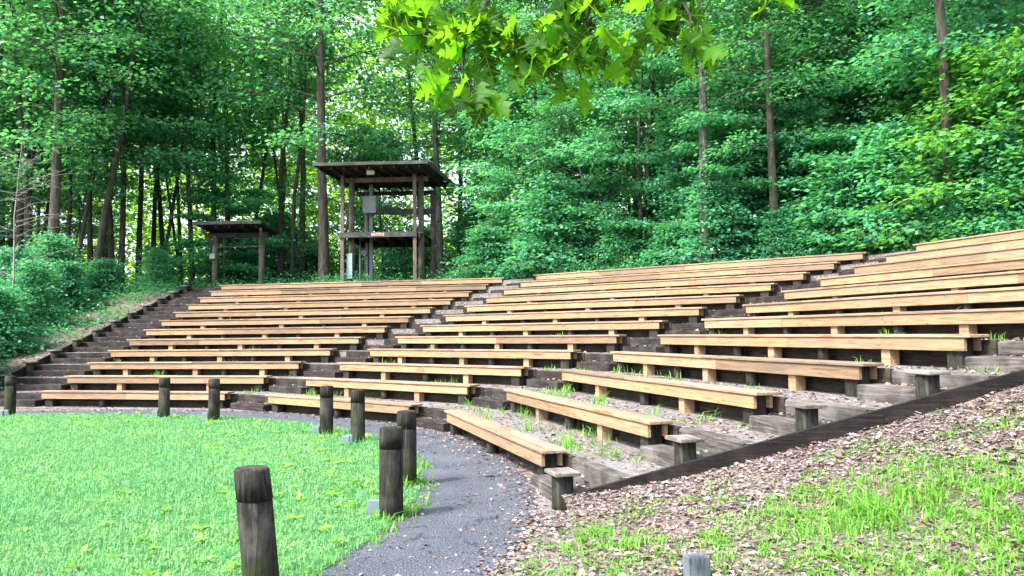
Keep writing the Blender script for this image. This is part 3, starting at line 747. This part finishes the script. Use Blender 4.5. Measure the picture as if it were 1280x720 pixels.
for k, u in enumerate(range(596, 1300, 62)):
    uu = u + rng.uniform(-14, 14); D = dist_for(uu, 14.1 + rng.uniform(0, .7)); x, y, _ = proj_pt(uu, D, 0)
    pend.append(('shrub', SHRUB[k % 3], x, y, uu, 'dense green shrub', 'shrub', 'shrubs along the wood edge', rng.uniform(.6, .95), rng.uniform(0, 6)))
for k, u in enumerate((668, 735, 800, 850, 868, 902, 950, 985, 1010, 1060, 1120, 1200)):
    uu = u + rng.uniform(-10, 10); D = dist_for(uu, 15.6 + rng.uniform(0, 1.5)); x, y, _ = proj_pt(uu, D, 0)
    pend.append(('understorey_tree', UNDER[k % 6], x, y, uu, 'layered understorey tree', 'tree', 'layered understorey trees', rng.uniform(.62, .9), rng.uniform(0, 6)))
# the bright bush on the right and the bushes spilling down the left bank
for u, D, sc in ((1225, 20.5, 1.25), (1290, 19.0, 1.2), (1180, 23, 1.3)):
    x, y, _ = proj_pt(u, D, 0); pend.append(('bright_bush', SHRUB[3], x, y, u, 'tall bright yellow-green bush', 'bush', 'bright bushes at right', sc, rng.uniform(0, 6)))
for u, D, sc in ((-52, 20.8, 1.0), (-70, 19.6, 1.05), (-6, 23.5, 1.05), (38, 26.5, 1.0), (-20, 25, 1.2), (84, 29.5, .95), (130, 32.8, .9), (-80, 22, 1.2), (62, 30.5, 1.2), (20, 28, 1.1)):
    x, y, _ = proj_pt(u, D, 0); pend.append(('shrub', SHRUB[int(u) % 3], x, y, u, 'low bank shrub', 'shrub', 'shrubs along the wood edge', sc * .72, rng.uniform(0, 6)))
NTH = ['first', 'second', 'third', 'fourth', 'fifth', 'sixth', 'seventh', 'eighth', 'ninth', 'tenth', 'eleventh', 'twelfth', 'thirteenth', 'fourteenth', 'fifteenth', 'sixteenth', 'seventeenth', 'eighteenth', 'nineteenth', 'twentieth'] + ['next'] * 40
from collections import defaultdict
buckets = defaultdict(list)
for p in pend: buckets[(p[5], zone(p[4]))].append(p)
for (word, zn), L in buckets.items():
    L.sort(key=lambda p: p[4])
    for j, (kind, pr, x, y, u, _, cat, group, sc, rz) in enumerate(L):
        lab = f'{word} {zn}' + ('' if len(L) == 1 else (f', leftmost of {len(L)}' if j == 0 else f', {NTH[j]} of {len(L)} from left'))
        plant(kind, pr, x, y, lab, cat, group, sc, rz)

# bare grey sapling at far left
g = np.random.default_rng(5); V = []; F = []
tube(V, F, [(0, 0, -.3), (.1, 0, 2), (.0, .1, 4), (.2, .1, 6.5)], [.04, .03, .02, .006], 7)
for j in range(26):
    z = 1.8 + 4.4 * j / 26; a = g.uniform(0, 6.28); L = g.uniform(.9, 2.0); p = np.array([.1, .05, z]); d = np.array([math.cos(a), math.sin(a), g.uniform(.1, .5)])
    q = p + d * L; tube(V, F, [p, p + d * L * .5 + [0, 0, .1], q], [.009, .006, .003], 5)
    for t in range(5):
        b = p + d * L * (.3 + .14 * t); e = b + np.array([g.normal(), g.normal(), g.normal(.2, .4)]) * .4
        tube(V, F, [b, (b + e) / 2 + g.normal(0, .04, 3), e], [.005, .004, .002], 4)
x, y, _ = proj_pt(12, 25.5, 0)
o = link('bare_sapling', mesh('bare_sapling', np.concatenate(V), np.concatenate(F), M['twig_pale'], True), None, (x, y, float(ground_z(x, y))))
tag(o, 'bare grey leafless sapling with fine twigs at the far left edge', 'sapling')

# far wood: one leafy mass beyond the trees one can tell apart
def far_wood():
    g = np.random.default_rng(3); nC = 7600; per = 28
    u = g.uniform(-620, 1560, nC); D = g.uniform(60, 72, nC); x = (u - 640) / 980 * D
    hmax = np.where(u < 470, 23, 28); zz = ground_z(x, D) + hmax * g.uniform(0, 1, nC) ** 1.25
    c = np.stack([x, D, zz], 1)
    C = (c[:, None] + g.normal(0, 1, (nC, per, 3)) * np.array([.9, .9, .45])).reshape(-1, 3); n = len(C)
    Dd = g.normal(0, 1, (n, 3)) * [1, 1, .4]; Dd[:, 2] -= .3
    Uu = g.normal(0, .5, (n, 3)); Uu[:, 2] += 1
    o = link('far_wood', leaf_mesh('far_wood', C, Dd, Uu, g.uniform(.28, .6, n), M['leaf_far']))
    tag(o, 'distant sunlit wood seen as one leafy mass behind the trees', 'wood', kind='stuff')
far_wood()

# low green ground cover at the top and on the left bank
def ground_cover():
    g = np.random.default_rng(9); pts = []
    for _ in range(9000):
        u = g.uniform(-120, 1400); D = g.uniform(16, 42); x, y, _ = proj_pt(u, D, 0); sb = bowl_s(x, y)
        ok = (sb > NROW * DROW + .25 and y > YR) or (x < XL - .5 and 20.5 < y and (x < XL - 2.6 + (y - 20) * .45))
        if ok: pts.append((x, y))
    P = np.array(pts); z = ground_z(P[:, 0], P[:, 1]); per = 22
    sp = g.uniform(.15, .6, len(P))
    off = g.normal(0, 1, (len(P), per, 3)) * np.array([.28, .28, .1]); off[:, :, 2] = np.abs(g.normal(0, 1, (len(P), per))) * sp[:, None] * .55
    C = (np.c_[P, z][:, None] + off).reshape(-1, 3); n = len(C)
    D = g.normal(0, 1, (n, 3)) * [1, 1, .35]; U = g.normal(0, .4, (n, 3)); U[:, 2] += 1
    tag(link('ground_cover', leaf_mesh('ground_cover', C, D, U, g.uniform(.06, .14, n), M['leaf_shrub'])), 'low leafy ground cover under the trees and on the bank', 'ground cover', kind='stuff')
ground_cover()

# ------------------------------------------------------------------ overhanging oak near the camera
# lobed leaf outline: place on the midrib, place and half-width of the edge
OAK = [(0, 0, 0), (.05, .05, .008), (.10, .09, .05), (.15, .14, .12), (.19, .24, .235), (.22, .23, .15), (.27, .29, .115), (.34, .33, .16), (.40, .40, .27), (.44, .40, .30), (.48, .53, .42), (.51, .49, .27), (.54, .55, .24), (.58, .57, .135),
       (.63, .63, .15), (.67, .69, .24), (.71, .78, .27), (.74, .73, .14), (.78, .78, .095), (.83, .82, .09), (.88, .87, .13), (.92, .90, .05), (1.0, 1.0, 0)]
def oak_leaves(C, D, U, Ls):
    v = []; f = []; uv = []
    for c, d, u, L in zip(C, D, U, Ls):
        d = d / np.linalg.norm(d); sx = np.cross(d, u); sx /= np.linalg.norm(sx); un = np.cross(sx, d)
        cup = random.uniform(.1, .5); curl = random.uniform(.05, .45); tw = random.uniform(-.5, .5)
        def pt(a, b): uv.append((a, b)); return c + d * L * a + sx * L * b + un * L * (cup * abs(b) - curl * a * a + tw * a * b + .03 * math.sin(9 * a + 4 * b))
        mid = []
        for am, a, b in OAK: mid.append(len(v)); v.append(pt(am, 0))
        for sg in (1, -1):
            ed = []
            for am, a, b in OAK[1:-1]: ed.append(len(v)); v.append(pt(a + random.uniform(-.02, .02), sg * b * random.uniform(.85, 1.12)))
            Q = [[mid[0], mid[1], ed[0]]] + [[mid[k], mid[k + 1], ed[k], ed[k - 1]] for k in range(1, len(OAK) - 2)] + [[mid[-2], mid[-1], ed[-1]]]
            f += [q if sg < 0 else q[::-1] for q in Q]
    return v, f, uv
def oak():
    g = np.random.default_rng(21)
    def P(u, v, D):      # a point of the photograph's branch at distance D
        px, py = (u - 640) / 980, (360 - v) / 980
        return np.array([px * D, D * (1 - py * .0563), CAM_H + D * (py + .0563)])
    root = thing('oak_tree', 'oak with a leafy bough hanging over the top of the view', 'tree', (5.5, -2.5, 0))
    base = np.array([5.5, -2.5, 0.])
    V = []; F = []
    tube(V, F, [(0, 0, -.3), (0, .1, 2), (-.1, .2, 4), (-.2, .2, 7)], [.34, .27, .23, .17], 16)
    link('trunk', mesh('oak_trunk', np.concatenate(V), np.concatenate(F), M['bark'], True), root)
    V = []; F = []
    tip = P(640, -60, 2.9)
    tube(V, F, np.array([(-.1, .2, 3.9), (-2, 2.2, 4.0), (-4, 4.2, 3.5)] + [tip - base]), [.13, .09, .05, .02], 10)
    twigs = []; 
    def twig(pts, r=.0075):
        pts = [np.array(p) for p in pts]; k = np.linspace(0, 1, len(pts)); kk = np.linspace(0, 1, 12)
        Q = np.stack([np.interp(kk, k, [p[c] for p in pts]) for c in range(3)], 1); Q += g.normal(0, .004, Q.shape)
        tube(V, F, Q - base, np.linspace(r * 1.3, .0028, 12), 6); twigs.append(Q)
    twig([tip, P(615, 0, 2.85), P(592, 35, 2.75), P(582, 70, 2.7), P(580, 95, 2.65), P(600, 118, 2.62)], .008)
    twig([P(592, 33, 2.75), P(560, 32, 2.8), P(530, 40, 2.8), P(510, 30, 2.85)])
    twig([P(592, 30, 2.75), P(622, 33, 2.7), P(650, 50, 2.7), P(668, 72, 2.65)])
    twig([P(640, -50, 2.9), P(560, -30, 3.0), P(520, 0, 2.95), P(500, 15, 2.9)])
    twig([tip, P(700, -30, 2.8), P(712, 20, 2.75), P(705, 60, 2.7), P(690, 85, 2.65)])
    twig([P(700, -30, 2.8), P(745, -5, 2.7), P(735, 40, 2.65), P(722, 70, 2.65)])
    twig([P(700, -30, 2.8), P(780, -30, 2.7), P(850, -10, 2.7), P(870, 25, 2.65), P(862, 60, 2.6)])
    twig([P(850, -20, 2.7), P(820, 10, 2.7), P(825, 40, 2.65)])
    twig([P(850, -25, 2.7), P(930, -20, 2.6), P(985, -5, 2.55)])
    twig([P(985, -15, 2.55), P(1120, -40, 2.5), P(1275, -12, 2.45)])
    C = []; D = []; U = []; Ls = []
    def put(c, n, spread, dn, sz=(.115, .165)):
        for _ in range(n):
            C.append(c - base + g.normal(0, spread, 3)); a = g.uniform(0, 6.28)
            D.append(np.array([math.cos(a), .6 * math.sin(a), -dn + g.normal(0, .35)])); U.append(np.array([g.normal(0, .45), .55 + g.normal(0, .5), .75])); Ls.append(g.uniform(*sz))
    for Q, w, k0 in zip(twigs, [22, 20, 24, 24, 25, 24, 18, 12, 8, 1], [4, 2, 2, 3, 3, 3, 4, 4, 5, 8]):
        for _ in range(w): put(Q[int(g.integers(k0, 12))], 1, .035, .55)
    # the clear single leaves at the lower tip
    for (u, v, tu, tv, L) in ((604, 96, 602, 140, .14), (612, 118, 590, 158, .15), (610, 115, 648, 145, .15), (500, 40, 486, 84, .14), (640, 90, 650, 110, .13), (548, 95, 552, 132, .12),
                              (705, 90, 700, 120, .12), (735, 55, 740, 100, .13), (668, 80, 672, 108, .12), (870, 40, 866, 78, .13), (960, 5, 950, 28, .12), (990, -5, 985, 20, .13), (820, 30, 828, 66, .12), (525, 75, 530, 92, .1)):
        p = P(u, v, 2.62); q = P(tu, tv, 2.58); C.append(p - base); D.append(q - p); U.append(np.array([g.normal(0, .25), .85, .5])); Ls.append(L)
    v, f, uv = oak_leaves(C, D, U, Ls)
    me = mesh('oak_foliage', v, f, M['leaf_oak'], True); ul = me.uv_layers.new(name='leaf')
    li = np.empty(len(me.loops), dtype=np.int32); me.loops.foreach_get('vertex_index', li)
    ul.data.foreach_set('uv', np.array(uv, dtype=np.float32)[li].ravel())
    link('foliage', me, root)
    allq = np.concatenate(twigs) - base
    for c, d in zip(C, D):
        q = allq[np.argmin(np.sum((allq - c) ** 2, 1))]; tube(V, F, [q, (q + c) / 2 + [0, 0, -.006], c + d / np.linalg.norm(d) * .01], [.0024, .002, .0016], 4)
    link('bough', mesh('oak_bough', np.concatenate(V), np.concatenate(F), M['bark_dark'], True), root)
oak()

# ------------------------------------------------------------------ grass and dead leaves
def blades(name, P, h, wd, mat, lean=.5, seed=1):
    g = np.random.default_rng(seed); n = len(P); a = g.uniform(0, 6.28, n); d = np.stack([np.cos(a), np.sin(a), np.zeros(n)], 1); s = np.stack([-np.sin(a), np.cos(a), np.zeros(n)], 1)
    ln = np.abs(g.normal(0, lean, n))[:, None]; H = h[:, None]; W = wd[:, None]; up = np.array([0, 0, 1.])
    m = P + up * H * .55 + d * H * .22 * ln; t = P + up * H * (1 - .25 * np.minimum(ln, 1.5)) + d * H * .8 * ln
    v = np.stack([P - s * W, P + s * W, m - s * W * .8, m + s * W * .8, t - s * W * .12, t + s * W * .12], 1).reshape(-1, 3)
    b = np.arange(n)[:, None] * 6
    f = np.stack([b + [0, 1, 3, 2], b + [2, 3, 5, 4]], 1).reshape(-1, 4)
    return mesh(name, v, f, mat)
def lawn():
    g = np.random.default_rng(4); n = 560000
    r = (LR0 - .0) * np.sqrt(g.uniform(0, 1, n)); a = g.uniform(0, 6.28, n)
    P = np.stack([LC[0] + r * np.cos(a), LC[1] + r * np.sin(a)], 1); Dd = P[:, 1]
    keep = (Dd > 3.2) & (np.abs(P[:, 0] / np.maximum(Dd, .1)) < .95) & (g.uniform(0, 1, n) < np.clip(1.25 - Dd / 16, .28, 1))
    P = P[keep]; n = len(P); rr = np.hypot(*(P - LC).T)
    clump = np.sin(P[:, 0] * 3.1 + np.sin(P[:, 1] * 2.3) * 2) * np.sin(P[:, 1] * 2.7 + np.sin(P[:, 0] * 1.9) * 2)
    h = (.026 + .012 * clump + g.gamma(2, .006, n)) * np.where(rr > LR0 - .35, 1.25, 1.0)
    tallm = g.uniform(0, 1, n) < .006; h[tallm] += g.uniform(.05, .12, tallm.sum())
    wd = np.clip(.0018 + .0003 * P[:, 1], .002, .008) * g.uniform(.7, 1.3, n)
    z = .012 + .05 * (1 - (rr / LR0) ** 4)
    tag(link('lawn_grass', blades('lawn_grass', np.c_[P, z], h, wd, M['grass'], .7, 2)), 'short bright green lawn grass inside the curved path', 'grass', kind='stuff')
    # clover and small broad leaves between the blades
    k = g.uniform(0, 1, n) < .20; Q = np.c_[P, z + .02 + g.uniform(0, .035, n)][k]; m = len(Q); a = g.uniform(0, 6.28, m)
    D = np.stack([np.cos(a), np.sin(a), g.normal(.1, .3, m)], 1); U = g.normal(0, .35, (m, 3)); U[:, 2] += 1
    tag(link('clover', leaf_mesh('clover', Q, D, U, g.uniform(.014, .032, m), M['grass'], .42)), 'small clover leaves spread through the lawn', 'clover', kind='stuff')
lawn()
def lawn_extras():
    g = np.random.default_rng(14)
    # broad-leaved weeds and seed stalks standing in the turf
    n = 420; r_ = LR0 * np.sqrt(g.uniform(.02, .98, n)); a = g.uniform(-.9, 2.4, n); P = np.stack([LC[0] + r_ * np.cos(a), LC[1] + r_ * np.sin(a)], 1)
    k = 9; C = np.repeat(np.c_[P, np.full(n, .045)], k, 0) + g.normal(0, 1, (n * k, 3)) * [.02, .02, .006]
    aa = g.uniform(0, 6.28, n * k); D = np.stack([np.cos(aa), np.sin(aa), g.normal(.35, .25, n * k)], 1); U = g.normal(0, .3, (n * k, 3)); U[:, 2] += 1
    tag(link('broadleaf_weeds', leaf_mesh('broadleaf_weeds', C, D, U, g.uniform(.05, .11, n * k), M['weed'], .26)), 'darker broad-leaved weeds scattered over the lawn', 'weeds', kind='stuff')
    n = 2600; c = g.integers(0, 60, n); ca = g.uniform(-.6, 1.9, 60); cr = LR0 * np.sqrt(g.uniform(.25, .97, 60))
    x = LC[0] + cr[c] * np.cos(ca[c]) + g.normal(0, .35, n); y = LC[1] + cr[c] * np.sin(ca[c]) + g.normal(0, .35, n); ok = np.hypot(x - LC[0], y - LC[1]) < LR0 - .05
    x, y = x[ok], y[ok]
    tag(link('seed_stalks', blades('seed_stalks', np.c_[x, y, np.full(len(x), .03)], g.uniform(.08, .19, len(x)), np.full(len(x), .0035), M['leaf_shrub'], .25, 15)), 'thin dark green stalks standing above the lawn', 'grass stalks', kind='stuff')
    n = 260; r_ = LR0 * np.sqrt(g.uniform(.02, 1, n)); a = g.uniform(-.9, 2.4, n); P = np.stack([LC[0] + r_ * np.cos(a), LC[1] + r_ * np.sin(a), g.uniform(.06, .08, n)], 1)
    flakes('lawn_leaves', P, g.uniform(.03, .08, n), 'a few dead leaves lying on the lawn', 5)
def slope_field(x, y):
    return .5 + .5 * np.sin(x * 1.7 + 1.2 * np.sin(y * 1.3)) * np.sin(y * 2.1 + 1.4 * np.sin(x * .9 + 1))
def slope_grass():
    g = np.random.default_rng(6); cl = []
    n = 4200; x = g.uniform(-.3, 9, n); y = g.uniform(3.3, YR - .1, n)
    dens = (.30 + .80 * slope_field(x, y) * slope_field(x * 2.3 + 4, y * 2.1)) * np.clip((YR - .35 - y) / 1.3, .06, 1) * np.clip(.5 + x * .14, .4, 1.1)
    k = (g.uniform(0, 1, n) < dens * 1.0) & ((x - LC[0]) ** 2 + (y - LC[1]) ** 2 > (LR1 + .12) ** 2)
    x, y, dn = x[k], y[k], dens[k]; m = 30
    R = g.uniform(.03, .13, len(x))
    X = (x[:, None] + g.normal(0, 1, (len(x), m)) * R[:, None]).ravel(); Y = (y[:, None] + g.normal(0, 1, (len(x), m)) * R[:, None]).ravel()
    h = ((.03 + .11 * dn * g.uniform(.3, 1.3, len(x)))[:, None] * g.uniform(.5, 1.2, (len(x), m))).ravel()
    keep = (Y < YR - .06) & ((X - LC[0]) ** 2 + (Y - LC[1]) ** 2 > (LR1 + .05) ** 2); X, Y, h = X[keep], Y[keep], h[keep]
    z = np.where(X > .45, ground_z(X, Y), .0) - .004
    tag(link('slope_grass', blades('slope_grass', np.stack([X, Y, z], 1), h, g.uniform(.0025, .0075, len(X)), M['weed'], 1.5, 8)), 'patchy green grass growing through dead leaves on the right slope', 'grass', kind='stuff')
    # weeds along the terraces, bollards and path edge
    pts = []; hs = []
    def clump(px, py, pz, rad, hh, k):
        for _ in range(k): pts.append((px + g.normal(0, rad), py + g.normal(0, rad), pz)); hs.append(hh * g.uniform(.4, 1.2))
    for _ in range(95):
        s = int(g.choice([1, 2, 2, 2, 0], p=[.25, .25, .2, .2, .1])); i = int(np.clip(g.exponential(3.0), 0, 10)) + 1 if s else int(g.integers(1, 8))
        if i > 11: continue
        t = g.uniform(lend(s, i), min(rend(s, i) + .5, rend(s, i) + .5)); o = (i) * DROW + g.choice([-.55, -.4, -.15, .02]) + g.normal(0, .05)
        p = st(s, o, t); clump(p[0], p[1], i * RISE, g.uniform(.04, .13), g.uniform(.06, .24), int(g.integers(8, 26)))
    for bx, by in ((-1.1, 7.11), (-1.16, 8.57), (-1.6, 4.88), (-2.34, 11.88), (-3.04, 12.85)):
        for _ in range(8):
            a = g.uniform(0, 6.28); clump(bx + .16 * math.cos(a), by + .16 * math.sin(a), .0, .05, .13, 14)
    for _ in range(120):
        a = g.uniform(-.5, 1.4); clump(LC[0] + (LR0 + .02 + g.normal(0, .04)) * math.cos(a), LC[1] + (LR0 + g.normal(0, .04)) * math.sin(a), 0, .05, .08, 14)
    pts = np.array(pts); hs = np.array(hs)
    tag(link('weeds', blades('weeds', pts, hs, g.uniform(.003, .008, len(pts)), M['weed'], 1.1, 9)), 'thin green weeds sprouting below the benches and along the path', 'weeds', kind='stuff')
slope_grass()
def flakes(name, P, size, label, seed):
    g = np.random.default_rng(seed); n = len(P); a = g.uniform(0, 6.28, n)
    D = np.stack([np.cos(a), np.sin(a), g.normal(0, .25, n)], 1); U = g.normal(0, .35, (n, 3)); U[:, 2] += 1
    tag(link(name, leaf_mesh(name, P, D, U, size, M['dead_leaf'], .30)), label, 'dead leaves', kind='stuff')
lawn_extras()
def litter():
    g = np.random.default_rng(12)
    n = 100000; x = g.uniform(-.4, 11, n); y = g.uniform(3.0, YR - .05, n)
    k = ((x - LC[0]) ** 2 + (y - LC[1]) ** 2 > (LR1 - .05) ** 2) & (g.uniform(0, 1, n) < .35 + .75 * (1 - slope_field(x, y)) + np.clip(1 - (YR - y) / 1.2, 0, .5))
    x, y = x[k], y[k]; z = np.where(x > .45, ground_z(x, y), .0) + g.uniform(.004, .02, len(x))
    flakes('leaf_litter', np.stack([x, y, z], 1), g.gamma(4, .0078, len(x)), 'brown dead leaves covering the right slope', 1)
    # terraces
    pts = []
    for s in range(3):
        for i in range(NROW):
            L = rend(s, i) - lend(s, i); cnt = int(L * (120 if s == 2 else 70) * (1.2 if i < 6 else .6))
            t = g.uniform(lend(s, i) - .6, rend(s, i) + (1.0 if s == 2 else .6), cnt); o = i * DROW - g.beta(1, 1.3, cnt) * .66 - .02
            if i == 0: o = -g.uniform(-.25, .42, cnt)
            q = NV[s][None] * (RHO[s] + o)[:, None] + TV[s][None] * t[:, None]
            kk = np.array([abs(bowl_s(*p) - oo) < .01 for p, oo in zip(q, o)]) & (q[:, 1] > YR + .05)
            pts.append(np.c_[q[kk], np.full(kk.sum(), i * RISE + .008)])
            # on the step timbers
        for i in range(NROW):
            if s < 2: A, B = st(s, i * DROW, rend(s, i) + .1), st(s + 1, i * DROW, lend(s + 1, i) - .1)
            else: A, B = st(2, i * DROW, rend(2, i) + .1), yr_line(i, 0)
            d = (B - A) / np.hypot(*(B - A)); nn = np.array([-d[1], d[0]]); c = 55; tt = g.uniform(0, 1, c); q = A + (B - A) * tt[:, None] + nn * g.uniform(.06, .28, (c, 1))
            pts.append(np.c_[q, np.full(c, i * RISE + RISE * .5 + .014)])
    for i in range(NROW):
        A, B = xl_line(i, 0), st(0, i * DROW, lend(0, i) - .1); c = 40; tt = g.uniform(0, 1, c)
        pts.append(np.c_[A + (B - A) * tt[:, None] + NV[0] * g.uniform(.08, .28, (c, 1)), np.full(c, i * RISE + RISE * .5 + .014)])
        pts.append(np.c_[A + (B - A) * g.uniform(0, 1, (c, 1)) + NV[0] * g.uniform(-.6, 0, (c, 1)), np.full(c, i * RISE + .01)])
    P = np.concatenate(pts); flakes('terrace_litter', P, g.gamma(4, .010, len(P)), 'dead leaves lying on the gravel terraces and steps', 2)
    # path and its edges
    n = 4600; a = g.uniform(-.7, 2.2, n); r = np.where(g.uniform(0, 1, n) < .75, LR1 + .05 - np.abs(g.normal(0, .16, n)), g.uniform(LR0, LR1, n))
    P = np.stack([LC[0] + r * np.cos(a), LC[1] + r * np.sin(a), np.full(n, .012)], 1)
    flakes('path_litter', P, g.uniform(.02, .06, n), 'dead leaves scattered along the edges of the asphalt path', 3)
    n = 5000; x = g.uniform(-22, XL - .2, n); y = g.uniform(14, 32, n); flakes('bank_litter', np.stack([x, y, ground_z(x, y) + .012], 1), g.uniform(.06, .12, n), 'dead leaves on the left bank', 4)
litter()
